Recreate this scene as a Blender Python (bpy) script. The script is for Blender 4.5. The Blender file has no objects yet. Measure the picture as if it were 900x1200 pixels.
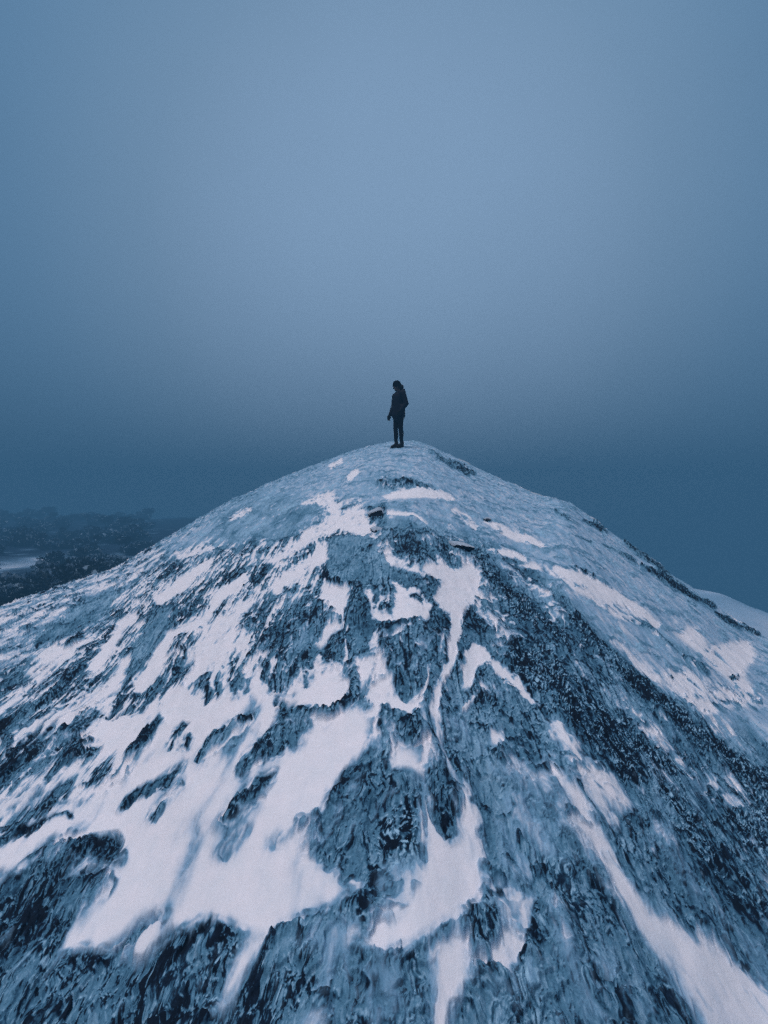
import bpy, bmesh, math, random
import numpy as np
from mathutils import Vector, Matrix

random.seed(7)
SC = bpy.context.scene
COL = SC.collection
R = math.radians

# ------------------------------------------------------------------ helpers
def link(name, mesh, mat=None, parent=None):
    o = bpy.data.objects.new(name, mesh)
    COL.objects.link(o)
    if mat is not None and mesh is not None and not mesh.materials:
        mesh.materials.append(mat)
    if parent is not None:
        o.parent = parent
    return o

def tag(o, label=None, cat=None, group=None, kind=None):
    if label: o["label"] = label
    if cat: o["category"] = cat
    if group: o["group"] = group
    if kind: o["kind"] = kind
    return o

def empty(name, loc, rz=0.0):
    o = bpy.data.objects.new(name, None)
    COL.objects.link(o)
    o.location = loc
    o.rotation_euler = (0, 0, rz)
    o.empty_display_size = 0.2
    return o

def np_mesh(name, verts, quads, smooth=True):
    me = bpy.data.meshes.new(name)
    nv, nf = len(verts), len(quads)
    k = quads.shape[1]
    me.vertices.add(nv)
    me.vertices.foreach_set("co", np.ascontiguousarray(verts, dtype=np.float32).ravel())
    me.loops.add(nf * k)
    me.loops.foreach_set("vertex_index", np.ascontiguousarray(quads, dtype=np.int32).ravel())
    me.polygons.add(nf)
    me.polygons.foreach_set("loop_start", np.arange(0, nf * k, k, dtype=np.int32))
    if smooth:
        me.polygons.foreach_set("use_smooth", np.ones(nf, dtype=bool))
    me.update(calc_edges=True)
    return me

def fattr(me, name, vals):
    a = me.attributes.new(name, 'FLOAT', 'POINT')
    a.data.foreach_set("value", np.ascontiguousarray(vals, dtype=np.float32))

# ------------------------------------------------------------------ noise
_CT = np.cos(np.arange(65536) * (2 * np.pi / 65536)).astype(np.float32)
_ST = np.sin(np.arange(65536) * (2 * np.pi / 65536)).astype(np.float32)

def _h(ix, iy, seed):
    h = ix * np.uint32(374761393) + iy * np.uint32(668265263) + np.uint32((seed * 974634777) & 0xFFFFFFFF)
    h = (h ^ (h >> np.uint32(13))) * np.uint32(1274126177)
    return (h ^ (h >> np.uint32(16))) & np.uint32(0xFFFF)

def perlin(x, y, seed=0):
    x, y = np.broadcast_arrays(np.asarray(x, np.float64), np.asarray(y, np.float64))
    x0 = np.floor(x); y0 = np.floor(y)
    fx = (x - x0).astype(np.float32); fy = (y - y0).astype(np.float32)
    ix = x0.astype(np.int64).astype(np.uint32); iy = y0.astype(np.int64).astype(np.uint32)
    ux = fx * fx * fx * (fx * (fx * 6 - 15) + 10)
    uy = fy * fy * fy * (fy * (fy * 6 - 15) + 10)
    def g(dx, dy):
        a = _h(ix + np.uint32(dx), iy + np.uint32(dy), seed)
        return _CT[a] * (fx - dx) + _ST[a] * (fy - dy)
    a = g(0, 0); b = g(1, 0); c = g(0, 1); d = g(1, 1)
    p = a + ux * (b - a)
    q = c + ux * (d - c)
    return (p + uy * (q - p)) * np.float32(1.41)

def fbm(x, y, seed=0, octs=4, gain=0.5, lac=2.03):
    s = 0; a = 1.0; t = 0
    for i in range(octs):
        s = s + a * perlin(x, y, seed + i * 17); t += a
        a *= gain; x = x * lac + 3.1; y = y * lac + 1.7
    return s / t

def ridged(x, y, seed=0, octs=4, gain=0.5, lac=2.1):
    s = 0; a = 1.0; t = 0
    for i in range(octs):
        s = s + a * (1 - 2 * np.abs(perlin(x, y, seed + i * 23))); t += a
        a *= gain; x = x * lac + 5.3; y = y * lac + 2.9
    return s / t

def sstep(a, b, x):
    t = np.clip((x - a) / (b - a), 0, 1)
    return t * t * (3 - 2 * t)

# ------------------------------------------------------------------ the summit dome
# dome outline in image coordinates, seen from the photographer's stand at the origin (eye height 0):
# bearing u = x / y, height ratio v = z / y.  crest line = where the dome rolls away.
CREST = np.array([(-2.2,-.62),(-1.6,-.45),(-1.2,-.33),(-.82,-.203),(-.709,-.163),(-.582,-.124),(-.49,-.073),(-.40,-.018),(-.336,.018),(-.273,.047),(-.2,.079),
    (-.145,.1),(-.1,.118),(-.055,.133),(-.02,.142),(.02,.149),(.05,.151),(.08,.148),(.127,.127),(.16,.110),(.2,.091),(.255,.067),(.309,.043),(.345,.029),(.382,.028),(.41,.010),
    (.4545,-.023),(.51,-.064),(.564,-.101),(.62,-.14),(.673,-.173),(.73,-.218),(.8,-.264),(.9,-.30),(1.2,-.42),(1.6,-.55),(2.2,-.75)])
H0, T0 = 2.26, 0.05
YPEAK = 15.2

def crest_v(u):
    r = np.interp(u, CREST[:, 0], CREST[:, 1])
    for k in (.012, .024):
        r = r + np.interp(u - k, CREST[:, 0], CREST[:, 1]) + np.interp(u + k, CREST[:, 0], CREST[:, 1])
    return r / 5.0

def crest_y(u):
    return YPEAK / (1 + .9 * (np.sqrt((u - .05) ** 2 + .15 ** 2) - .15))

def dome_v(u, Y):
    t = 1.0 / Y - 1.0 / crest_y(u)
    g = np.where(t >= 0, H0 * t * t / (np.abs(t) + T0), 70.0 * t * t)
    return crest_v(u) - g

# outlines below are in image pixels, read at 550 units per unit slope about (450, 600)
F0 = 550.0

# ---- outlines of snow and rock on the dome ------------------------------------------
# kinds: (snow amount, breakup by streaks, darkness of bare rock, smoothness)
K = {
 'snow':  (1.10, .24, .45, 1.0),
 'snow2': (.88, .55, .45, .9),
 'snow3': (.97, .06, .45, 1.0),
 'thin':  (.60, .15, .45, .7),
 'thin2': (.46, .18, .50, .6),
 'streak':(.45, 1.35, .66, .0),
 'rime':  (.54, .11, .0, .7),
 'streak2': (.30, .95, .60, .0),
 'slabl': (.38, .40, .12, .3),
 'snowb': (1.0, .75, .55, .5),
 'slab':  (.12, .30, .38, .5),
 'rock':  (.20, .62, .58, .0),
 'rockl': (.22, .60, .50, .0),
 'dark':  (.02, .60, .82, .0),
 'black': (-.30, .20, 1.1, .1),
 'crys':  (.04, .60, .92, -.5),
}
P, S = 'poly', 'line'
OPS = [
 # broad regions
 (P,'streak',14,[(-300,760),(0,700),(180,635),(300,590),(420,590),(440,640),(420,760),(330,830),(300,900),(150,960),(0,1000),(-300,1100)]),
 (P,'rime',10,[(180,640),(300,570),(450,500),(490,500),(560,535),(700,600),(830,690),(1000,760),(1100,1000),(960,900),(820,832),(760,802),(700,745),(650,692),(600,652),(560,640),(530,622),(450,604),(430,594),(400,590),(330,620),(250,640),(200,655)]),
 (P,'rock',10,[(445,622),(560,640),(600,652),(650,692),(720,780),(800,860),(960,960),(1200,1300),(400,1300),(430,1050),(440,850),(420,760)]),
 (P,'thin',10,[(-60,720),(0,700),(60,682),(130,660),(180,645),(205,650),(150,690),(100,735),(40,770),(-60,830)]),
 (P,'thin',8,[(20,722),(80,700),(130,680),(160,678),(120,705),(60,740),(0,775),(0,740)]),
 (P,'slabl',8,[(250,605),(300,580),(345,580),(350,605),(320,630),(280,640),(255,630)]),
 (P,'slabl',8,[(330,600),(360,585),(385,600),(375,615),(340,630),(322,625)]),
 # left flank slabs
 (P,'slab',4,[(43,745),(80,717),(115,700),(145,688),(112,726),(70,746),(40,752)]),
 (P,'slab',4,[(180,717),(207,708),(203,737),(193,767),(167,790),(140,807),(123,827),(133,797),(147,773),(167,740)]),
 (P,'rock',4,[(75,860),(90,845),(115,828),(125,835),(100,860),(60,895),(45,905)]),
 (P,'rock',4,[(0,860),(20,850),(30,848),(20,870),(0,890)]),
 (P,'streak2',4,[(300,760),(330,705),(365,690),(392,715),(400,742),(388,778),(362,800),(330,810),(302,790)]),
 (P,'rock',3,[(225,800),(240,782),(262,800),(262,812),(250,814),(230,806)]),
 (P,'rock',3,[(268,800),(280,785),(296,800),(295,812),(275,812)]),
 (P,'rock',3,[(0,790),(25,780),(35,770),(40,780),(25,795),(0,812)]),
 (S,'black',1.5,[(60,815,3),(80,793,4),(100,780,2)]),(S,'black',1.5,[(40,832,2),(67,810,4),(84,795,2)]),
 (S,'black',1.5,[(77,760,3),(88,750,4),(95,744,2)]),(S,'black',1.5,[(0,853,3),(20,842,3),(40,828,2)]),
 (S,'dark',2,[(0,905,5),(40,880,5),(75,855,3)]),(S,'dark',2,[(20,915,4),(60,885,4),(95,862,3)]),
 (S,'dark',2,[(60,912,4),(95,880,5),(120,862,3)]),(S,'dark',2,[(88,900,3),(120,872,4),(148,858,2)]),
 (S,'dark',2,[(150,850,2),(166,836,4),(180,810,5),(190,800,3)]),
 (S,'dark',2,[(232,790,3),(228,775,3),(215,760,3)]),(S,'dark',2,[(205,785,4),(215,770,4)]),
 (S,'thin2',3,[(-20,930,8),(30,895,5),(80,870,4)]),
 # left flank snow runs
 (S,'snow',2.5,[(187,702,6),(213,683,7),(245,655,4)]),
 (S,'snow',2.5,[(110,780,6),(122,765,7),(133,750,6),(142,735,5),(157,723,4)]),
 (S,'snow',2.5,[(165,802,9),(178,786,9),(190,765,7),(199,745,4)]),
 (S,'snow',2.5,[(205,742,4),(220,735,5),(238,728,6),(248,712,5),(258,698,5),(288,676,4)]),
 (S,'snow2',3,[(120,828,8),(135,805,7),(150,775,5)]),
 (S,'snow2',3,[(50,850,10),(85,830,8),(120,800,4)]),
 (S,'snow2',3,[(20,868,6),(50,850,8)]),
 (S,'snow2',4,[(0,835,5),(40,805,5),(70,770,4),(110,745,3)]),
 (S,'snow2',4,[(40,790,7),(75,765,5)]),
 (P,'snowb',9,[(213,763),(233,743),(250,727),(277,707),(293,693),(302,700),(300,712),(285,727),(280,740),(275,760),(267,780),(247,783),(230,782),(217,777)]),
 (S,'snow2',1.5,[(247,778,2.5),(249,795,2),(250,810,2)]),(S,'snow2',1.5,[(267,775,3),(264,795,3),(263,815,3)]),
 (S,'snow',2,[(222,800,3),(230,788,4),(238,775,3)]),
 # upper left snow chain
 (P,'snowb',3,[(320,687),(330,673),(350,660),(383,640),(389,645),(382,657),(362,669),(340,684),(322,693)]),
 (P,'snowb',3,[(313,655),(350,633),(370,617),(387,603),(383,595),(362,583),(390,578),(398,587),(400,602),(423,593),(437,613),(447,623),(440,630),(417,627),(397,620),(381,629),(345,645),(320,660)]),
 (P,'snowb',3,[(383,690),(400,686),(410,690),(408,707),(400,722),(393,718),(387,707),(370,697)]),
 (P,'snow2',3,[(427,738),(443,732),(442,762),(430,762)]),
 (S,'snow',1.5,[(410,560,2),(418,552,2.5)]),(S,'snow',1.5,[(388,547,1.5),(399,540,2)]),
 (S,'snow2',2,[(270,607,2),(285,600,3),(293,597,2)]),
 (S,'snow2',2,[(212,652,4),(232,645,5),(247,640,3)]),
 (S,'snow2',2,[(355,590,1.5),(375,587,2)]),
 # the big drifts of the lower left
 (P,'snow',7,[(100,867),(117,843),(143,830),(165,832),(190,822),(200,812),(212,806),(240,815),(270,815),(290,808),(298,792),(320,807),(337,810),(360,800),(370,782),(385,780),(398,777),(407,798),(410,813),(400,827),(387,835),(367,830),(340,830),(333,827),(328,820),(325,847),(320,870),(345,880),(375,850),(400,830),(440,832),(446,850),(435,875),(415,900),(397,925),(372,955),(352,985),(346,1000),(370,1005),(400,1012),(425,1035),(420,1050),(385,1065),(345,1080),(315,1095),(285,1092),(245,1078),(205,1095),(172,1130),(150,1125),(100,1115),(62,1122),(75,1090),(110,1050),(130,1035),(75,1025),(85,1015),(105,1002),(140,1000),(135,982),(60,985),(30,1020),(0,1032),(-40,1050),(-40,1000),(0,985),(40,960),(90,935),(140,905),(150,888),(130,880)]),
 (S,'snow2',6,[(-30,960,14),(30,930,12),(90,905,10)]),
 (S,'thin',5,[(80,1010,9),(110,1002,8),(135,1000,5)]),
 (P,'snow',5,[(300,1092),(312,1102),(298,1130),(270,1165),(250,1190),(245,1185),(258,1150),(278,1110),(288,1094)]),
 (S,'snow',4,[(375,755,5),(383,742,4),(395,735,3)]),
 (S,'snow2',4,[(372,795,8),(375,772,5)]),
 # rock islands in the drifts
 (P,'rockl',3,[(333,827),(350,830),(363,837),(387,837),(383,842),(367,840),(363,855),(347,860),(330,882),(320,889),(303,898),(290,901),(280,905),(290,885),(313,853),(327,843)]),
 (S,'black',1.5,[(332,820,2),(333,830,3),(330,848,3),(333,858,2)]),(S,'black',1.5,[(338,832,2),(352,831,3),(360,838,2)]),
 (S,'dark',2,[(363,838,3),(375,840,4),(388,838,4),(400,826,4),(410,815,5),(414,800,6),(416,792,5)]),
 (S,'dark',2,[(290,895,1),(303,880,3),(318,858,3)]),(S,'dark',2,[(327,885,2),(333,872,2)]),
 (P,'dark',3,[(300,928),(310,910),(325,905),(316,925),(303,940)]),
 (P,'rockl',3,[(260,965),(285,935),(302,915),(310,910),(300,940),(285,955),(270,967)]),
 (S,'dark',2,[(263,965,2),(278,945,3),(290,930,3)]),
 (P,'rockl',3,[(230,890),(247,862),(267,848),(290,837),(297,840),(283,852),(263,868),(247,881)]),
 (S,'black',1.2,[(231,891,1.5),(240,874,2),(250,860,2),(257,856,1.5)]),(S,'black',1.2,[(279,845,2),(287,840,3),(293,838,2)]),
 (P,'rockl',3,[(277,897),(290,882),(303,873),(303,888),(283,912)]),
 (P,'rock',3,[(143,888),(163,864),(180,847),(190,836),(192,847),(180,861),(163,878),(147,889)]),
 (S,'black',1.5,[(148,885,2),(165,868,3),(180,850,2)]),
 (S,'dark',2,[(197,873,2),(208,857,3),(217,845,2)]),(P,'rock',3,[(211,873),(220,860),(227,863),(221,875)]),
 (P,'rockl',3,[(173,913),(193,900),(217,890),(213,898),(190,918)]),(S,'dark',2,[(193,912,2),(205,900,2.5)]),
 (S,'rockl',3,[(140,947,3),(165,925,5),(190,905,4)]),(S,'dark',2,[(145,943,1.5),(160,930,3),(170,920,2)]),
 (S,'rockl',3,[(177,957,3),(192,940,4),(210,920,3)]),(S,'dark',2,[(178,957,2),(188,945,3)]),
 (S,'dark',2,[(-10,994,3),(0,988,3),(30,970,2),(55,957,1.5),(80,952,1.5)]),
 (S,'rockl',3,[(40,950,3),(60,935,4),(78,926,3)]),(S,'dark',1.5,[(50,945,2),(75,928,2)]),
 (S,'thin2',4,[(128,1130,4),(160,1090,4),(186,1068,2)]),(S,'dark',2,[(140,1112,2),(158,1092,2.5),(170,1078,1)]),
 (S,'thin2',5,[(262,1000,4),(285,970,4)]),(S,'thin2',5,[(325,990,6),(350,970,5)]),
 (S,'dark',2,[(445,849,5),(447,855,4)]),(S,'rock',2,[(452,860,3),(460,852,3)]),
 # dark slopes along the foot, left
 (P,'dark',5,[(-60,1060),(0,1042),(30,1022),(58,990),(100,978),(135,983),(132,990),(102,997),(82,1012),(68,1028),(92,1027),(125,1023),(112,1048),(80,1090),(60,1122),(100,1116),(130,1118),(160,1135),(180,1118),(205,1095),(245,1078),(287,1090),(276,1110),(257,1150),(250,1185),(247,1300),(-60,1300)]),
 (S,'rockl',3,[(60,1010,6),(85,995,6),(110,988,4)]),
 (P,'rockl',4,[(190,1125),(215,1098),(240,1086),(262,1092),(250,1120),(225,1150),(205,1170),(180,1180),(170,1160)]),
 (S,'black',2,[(240,1105,3),(255,1092,5),(265,1090,4)]),(S,'black',3,[(255,1130,5),(252,1145,5)]),(S,'black',3,[(215,1175,5),(212,1185,5)]),
 (S,'rockl',3,[(75,1070,8),(95,1045,8)]),(S,'rockl',3,[(40,1150,8),(75,1120,6)]),(S,'rockl',3,[(120,1190,10),(150,1165,8)]),
 (S,'thin2',4,[(0,1112,5),(18,1078,5),(36,1045,4)]),
 (S,'black',2,[(10,1055,4),(25,1040,5),(35,1030,3)]),(S,'black',2,[(75,1085,3),(85,1070,4)]),
 (S,'thin2',3,[(55,1145,3),(70,1120,3)]),
 # ledge left of centre at the foot
 (P,'dark',4,[(300,1130),(315,1100),(330,1088),(370,1075),(400,1062),(412,1052),(424,1053),(431,1085),(425,1091),(408,1076),(400,1076),(385,1086),(375,1110),(372,1130),(372,1150),(355,1180),(345,1300),(255,1300),(275,1190)]),
 (P,'rockl',4,[(325,1105),(360,1085),(395,1072),(385,1085),(372,1105),(345,1115),(325,1135),(310,1150)]),
 (P,'black',4,[(340,1150),(355,1135),(368,1130),(360,1160),(345,1180),(335,1190)]),
 (P,'rock',5,[(405,1112),(430,1112),(445,1118),(465,1122),(480,1120),(490,1110),(505,1108),(506,1130),(502,1160),(500,1300),(380,1300),(395,1160),(402,1130)]),
 (S,'thin2',4,[(450,1190,8),(460,1170,6)]),
 (P,'thin',6,[(402,1082),(415,1090),(405,1112),(396,1140),(385,1165),(362,1220),(345,1220),(372,1150),(376,1110),(387,1088)]),
 # ribs below the centre
 (P,'rock',4,[(437,865),(465,862),(468,880),(460,900),(485,900),(492,905),(490,950),(486,1000),(481,1015),(470,995),(455,1000),(440,1010),(435,1050),(425,1050),(425,1030),(400,1030),(400,1000),(385,1010),(358,1005),(365,975),(395,935),(410,905)]),
 (P,'crys',4,[(450,955),(470,935),(487,925),(491,960),(485,1012),(475,1000),(460,990),(446,985)]),
 (S,'dark',2,[(385,945,2),(400,925,3),(420,908,2)]),(S,'dark',2,[(425,945,2),(430,920,3),(440,900,3)]),(S,'dark',2,[(432,1050,3),(436,1025,4),(440,1010,4)]),
 (S,'thin',3,[(430,960,3),(445,930,4),(465,920,4)]),(S,'thin2',3,[(408,980,4),(425,950,3)]),(S,'thin2',3,[(375,990,4),(400,950,3)]),
 (P,'thin',6,[(450,1002),(470,998),(482,1020),(490,1020),(480,1060),(460,1090),(440,1085),(437,1040)]),
 (P,'snow',7,[(487,1020),(494,990),(500,965),(510,970),(525,978),(540,970),(555,945),(562,965),(572,1000),(577,1035),(555,1062),(515,1082),(482,1104),(450,1116),(430,1104),(440,1085),(470,1060)]),
 (S,'snow',3,[(508,985,12),(500,955,7),(495,925,4),(492,900,3)]),
 (S,'snow',2.5,[(553,960,11),(548,930,5),(539,914,3),(530,898,2.5),(520,873,2.5),(513,848,3.5),(511,835,6),(511,808,6),(517,793,4),(530,773,4),(533,747,4),(534,735,6)]),
 (P,'snow',3,[(467,867),(477,873),(500,869),(497,891),(484,899),(463,898),(458,885)]),
 (P,'black',2,[(478,840),(488,838),(493,855),(493,870),(485,874),(478,858)]),
 (P,'snow',3,[(455,815),(475,818),(487,816),(492,828),(482,836),(462,832)]),
 (S,'snow',1.8,[(488,825,3),(494,806,3),(501,790,3),(503,775,3),(488,774,3)]),
 (S,'thin',2,[(498,880,2),(499,850,2),(494,832,2)]),
 # central snow pockets
 (P,'snow',3,[(497,653),(513,652),(533,667),(553,663),(563,680),(560,693),(547,710),(540,723),(542,737),(534,755),(530,755),(528,737),(527,717),(517,710),(510,697),(518,683),(507,675),(497,672)]),
 (P,'snowb',3,[(463,707),(460,680),(480,683),(497,693),(503,707),(502,727),(490,723),(473,725),(460,730),(443,725),(433,720),(430,697),(433,693),(443,713),(457,717)]),
 (P,'rock',2,[(480,695),(488,693),(496,700),(494,704),(484,702)]),
 (P,'snow2',2.5,[(453,647),(463,650),(477,655),(487,663),(497,672),(480,667),(460,663),(452,660)]),
 (P,'snow',3,[(545,760),(557,750),(567,757),(578,767),(573,774),(560,778),(551,800),(543,802),(545,775)]),
 (S,'snow',2.5,[(580,778,5),(598,796,6),(622,818,3)]),
 (P,'snow2',3,[(565,867),(578,856),(590,850),(595,860),(592,876),(575,874)]),
 (S,'snow2',2.5,[(610,875,4),(620,886,5),(630,897,2)]),
 (S,'thin',3,[(490,770,10),(494,748,4)]),(S,'thin2',4,[(540,870,4),(555,880,4)]),
 (P,'rock',3,[(455,745),(480,728),(500,735),(512,752),(505,772),(490,782),(465,775)]),
 (P,'thin',3,[(487,748),(497,745),(500,755),(492,762),(484,757)]),
 # upper centre
 (P,'slab',2.5,[(385,632),(400,628),(433,630),(443,638),(453,660),(450,677),(423,684),(400,686),(383,681),(382,660)]),
 (S,'black',1.2,[(381,664,1),(384,680,2),(400,686,1.5)]),
 (P,'rock',3,[(410,692),(425,692),(430,720),(433,742),(420,760),(405,745)]),
 (P,'rock',2.5,[(438,563),(447,561),(463,562),(483,562),(500,568),(515,575),(510,577),(497,572),(480,570),(467,573),(447,574),(442,569)]),
 (S,'dark',1.2,[(443,565,2),(452,570,2)]),(S,'dark',1.2,[(463,563,1.5),(482,563,2),(500,570,1.5),(514,576,1)]),
 (P,'dark',2,[(433,593),(450,593),(452,607),(440,610),(433,602)]),
 (P,'snow',2,[(452,583),(460,576),(490,569),(510,573),(532,583),(528,586),(500,581),(470,583),(455,586)]),
 (P,'dark',1.5,[(437,617),(447,620),(443,625),(435,623)]),
 (P,'dark',1.8,[(517,633),(530,633),(547,642),(567,642),(553,648),(547,653),(533,645),(520,640)]),
 (P,'rock',3,[(450,625),(480,630),(500,640),(512,660),(490,662),(465,650),(452,640)]),
 (S,'snow',1.5,[(532,598,2),(545,606,3.5),(557,618,2)]),
 (S,'snow',1.8,[(570,610,2),(600,625,3.5),(636,638,2)]),
 (S,'snow',2,[(575,645,2),(595,648,4),(615,655,2)]),
 (S,'snow',2.5,[(652,667,3),(680,678,6),(705,692,7),(740,712,6),(770,730,3)]),
 (S,'snow2',2,[(600,660,2),(640,666,2),(680,690,2),(730,722,3),(752,731,2)]),
 (S,'snow',1.2,[(455,600,1),(485,602,1),(500,612,1)]),
 (P,'snow',5,[(797,740),(813,737),(830,760),(853,757),(877,753),(883,767),(867,787),(880,808),(888,818),(865,800),(840,778),(822,760)]),
 (P,'snow2',6,[(720,752),(770,795),(790,785),(810,790),(840,805),(882,818),(870,825),(820,829),(805,823),(785,806),(745,780)]),
 (S,'rock',2.5,[(753,732,2),(768,742,3),(785,754,4),(800,765,3),(830,790,1.5)]),
 # crest of the right shoulder
 (S,'black',1,[(503,529,.8),(512,533,1.3),(521,539,1)]),(S,'black',1.2,[(524,540,1),(540,547,2.2),(556,555,1.5)]),(S,'dark',1,[(512,535,1),(535,548,1),(550,556,1)]),
 (S,'dark',1,[(651,600,1),(665,607,2),(678,616,1.5)]),(S,'dark',1,[(678,629,.8),(692,635,1.5)]),
 (S,'black',1.2,[(684,610,1),(698,616,2),(711,624,1)]),(S,'dark',1,[(706,637,.8),(725,646,1.5),(745,658,1.5)]),
 (S,'black',1.2,[(733,637,1),(750,648,3.5),(768,661,4),(787,681,3),(807,696,2),(838,712,1.2)]),
 (S,'black',1.2,[(754,665,2),(772,674,3.5),(793,689,2)]),(S,'dark',1,[(805,700,1),(815,708,1.5)]),
 (S,'black',1,[(838,717,1),(861,731,2.5),(890,745,1.5)]),(S,'dark',1,[(668,663,.8),(684,670,1.5),(695,677,1.5)]),
 (S,'black',.8,[(567,608,.8),(574,610,1.8)]),(S,'black',.8,[(858,792,1.5),(864,793,2)]),
 # dusting among the knobs
 (P,'snow2',4,[(418,772),(440,760),(455,788),(462,815),(442,832),(420,806)]),(P,'thin2',8,[(575,700),(610,700),(630,740),(610,765),(585,745)]),(S,'snow2',2,[(437,712,2),(447,700,2)]),
 (P,'snow2',6,[(645,838),(660,842),(694,884),(727,922),(738,945),(722,962),(706,958),(682,905)]),
 (P,'thin2',10,[(575,880),(610,870),(650,905),(680,960),(690,1010),(660,1010),(620,985),(585,940)]),(S,'thin',4,[(600,900,4),(630,930,6),(650,965,5)]),(S,'thin',4,[(585,960,4),(610,1000,6),(625,1030,4)]),
 (P,'thin2',9,[(640,1110),(670,1090),(710,1130),(740,1190),(700,1200),(660,1160)]),(S,'thin',5,[(700,1120,4),(730,1150,6),(760,1195,7)]),(P,'thin2',8,[(410,1125),(440,1122),(470,1140),(480,1180),(440,1190),(415,1165)]),
 (S,'thin',2.5,[(455,747,1.5),(475,731,2.5),(500,729,1.5)]),(S,'thin',2.5,[(463,778,1.5),(490,768,2),(506,748,1.5)]),(S,'thin',2.5,[(480,802,2),(470,780,2.5),(460,764,1.5)]),(S,'thin',2.5,[(516,762,1.5),(521,740,2),(518,722,1.5)]),
 (P,'thin2',6,[(568,660),(600,655),(640,690),(672,722),(650,732),(610,702),(580,692)]),(S,'snow2',2,[(590,722,1.5),(612,746,3),(628,760,1.5)]),(S,'thin',3,[(545,700,2),(570,720,4),(585,745,2)]),
 (S,'thin2',4,[(350,760,4),(372,735,4)]),(S,'thin2',4,[(430,800,5),(440,775,4)]),(P,'thin2',5,[(520,800),(550,810),(560,850),(540,870),(528,840)]),(S,'snow2',2,[(548,822,3),(556,812,2)]),
 # right-hand crystal bands and gullies; thin tones also paint in this side's weaker light
 (P,'crys',5,[(597,755),(610,748),(648,765),(710,823),(743,847),(800,890),(808,902),(780,900),(777,917),(790,935),(800,945),(840,1000),(870,1040),(960,1095),(960,1110),(860,1047),(820,1002),(790,967),(775,942),(745,927),(733,915),(700,872),(665,842),(645,830),(625,806),(598,776)]),
 (S,'crys',3,[(672,722,5),(690,745,7),(710,767,8),(750,800,9),(790,835,10),(830,870,9),(860,890,11),(900,920,16),(960,965,22)]),
 (P,'crys',4,[(830,957),(853,948),(880,945),(870,922),(905,930),(960,975),(960,1030),(900,1008),(880,992),(860,975),(840,965)]),
 (S,'rock',4,[(600,700,12),(640,740,12),(690,790,10),(720,830,8)]),
 (S,'crys',3,[(560,660,6),(590,690,8),(625,720,7),(660,745,4)]),
 (P,'thin',7,[(725,822),(745,842),(772,852),(802,882),(842,902),(864,922),(862,940),(830,946),(802,926),(807,902),(790,885),(760,868)]),
 (P,'thin',6,[(640,835),(655,833),(668,847),(694,880),(728,917),(747,927),(742,945),(728,960),(715,976),(704,965),(683,915),(660,878)]),
 (P,'snow2',5,[(643,842),(655,842),(690,885),(722,920),(735,935),(720,960),(708,958),(685,905)]),
 (P,'thin2',9,[(742,930),(770,958),(790,998),(830,1048),(870,1088),(960,1130),(960,1190),(850,1130),(820,1105),(790,1065),(760,1012),(738,970)]),
 (P,'rock',4,[(730,965),(745,945),(770,985),(800,1050),(835,1110),(800,1100),(760,1060),(725,1000)]),
 (S,'snow3',3.5,[(648,898,3),(664,920,6),(680,945,8),(690,975,10),(710,1005,11),(732,1037,12),(757,1072,13),(778,1095,17),(803,1118,24),(850,1165,40),(900,1230,60)]),
 (S,'thin',5,[(660,938,5),(675,965,8),(690,1000,5)]),
 (P,'thin2',5,[(575,905),(600,900),(640,930),(655,955),(640,960),(610,935),(590,925)]),
 (P,'thin',4,[(590,940),(605,930),(640,965),(655,1000),(640,1000),(615,970)]),
 (P,'snow2',5,[(580,1040),(600,1030),(630,1050),(625,1070),(615,1120),(587,1135),(565,1124),(585,1102)]),
 (P,'dark',3,[(553,1075),(560,1068),(583,1068),(586,1090),(580,1104),(558,1106),(553,1096)]),
 (S,'dark',2.5,[(573,1055,3),(585,1047,4)]),
 (P,'snow',6,[(505,1115),(535,1090),(546,1100),(550,1145),(535,1178),(525,1300),(495,1300),(505,1160)]),
 (S,'black',3,[(632,1060,4),(625,1110,6),(615,1120,5)]),
 (S,'thin2',5,[(690,1190,12),(672,1150,8),(665,1120,4)]),(S,'thin2',5,[(770,1150,10),(780,1140,8)]),
 (P,'slab',5,[(550,1165),(565,1148),(590,1145),(600,1180),(590,1220),(540,1220)]),
]

def seg_dist(px, py, ax, ay, bx, by):
    dx, dy = bx - ax, by - ay
    t = np.clip(((px - ax) * dx + (py - ay) * dy) / (dx * dx + dy * dy + 1e-9), 0, 1)
    return np.hypot(px - ax - t * dx, py - ay - t * dy), t

def shape_sd(px, py, kind, pts):
    """signed distance, negative inside"""
    d = np.full(px.shape, 1e6)
    if kind == P:
        ins = np.zeros(px.shape, bool)
        n = len(pts)
        for i in range(n):
            ax, ay = pts[i]; bx, by = pts[(i + 1) % n]
            dd, _ = seg_dist(px, py, ax, ay, bx, by)
            d = np.minimum(d, dd)
            if ay != by:
                c = ((ay > py) != (by > py)) & (px < (bx - ax) * (py - ay) / (by - ay) + ax)
                ins ^= c
        return np.where(ins, -d, d)
    for i in range(len(pts) - 1):
        ax, ay, aw = pts[i]; bx, by, bw = pts[i + 1]
        dd, t = seg_dist(px, py, ax, ay, bx, by)
        d = np.minimum(d, dd - (aw + (bw - aw) * t))
    return d

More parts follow.
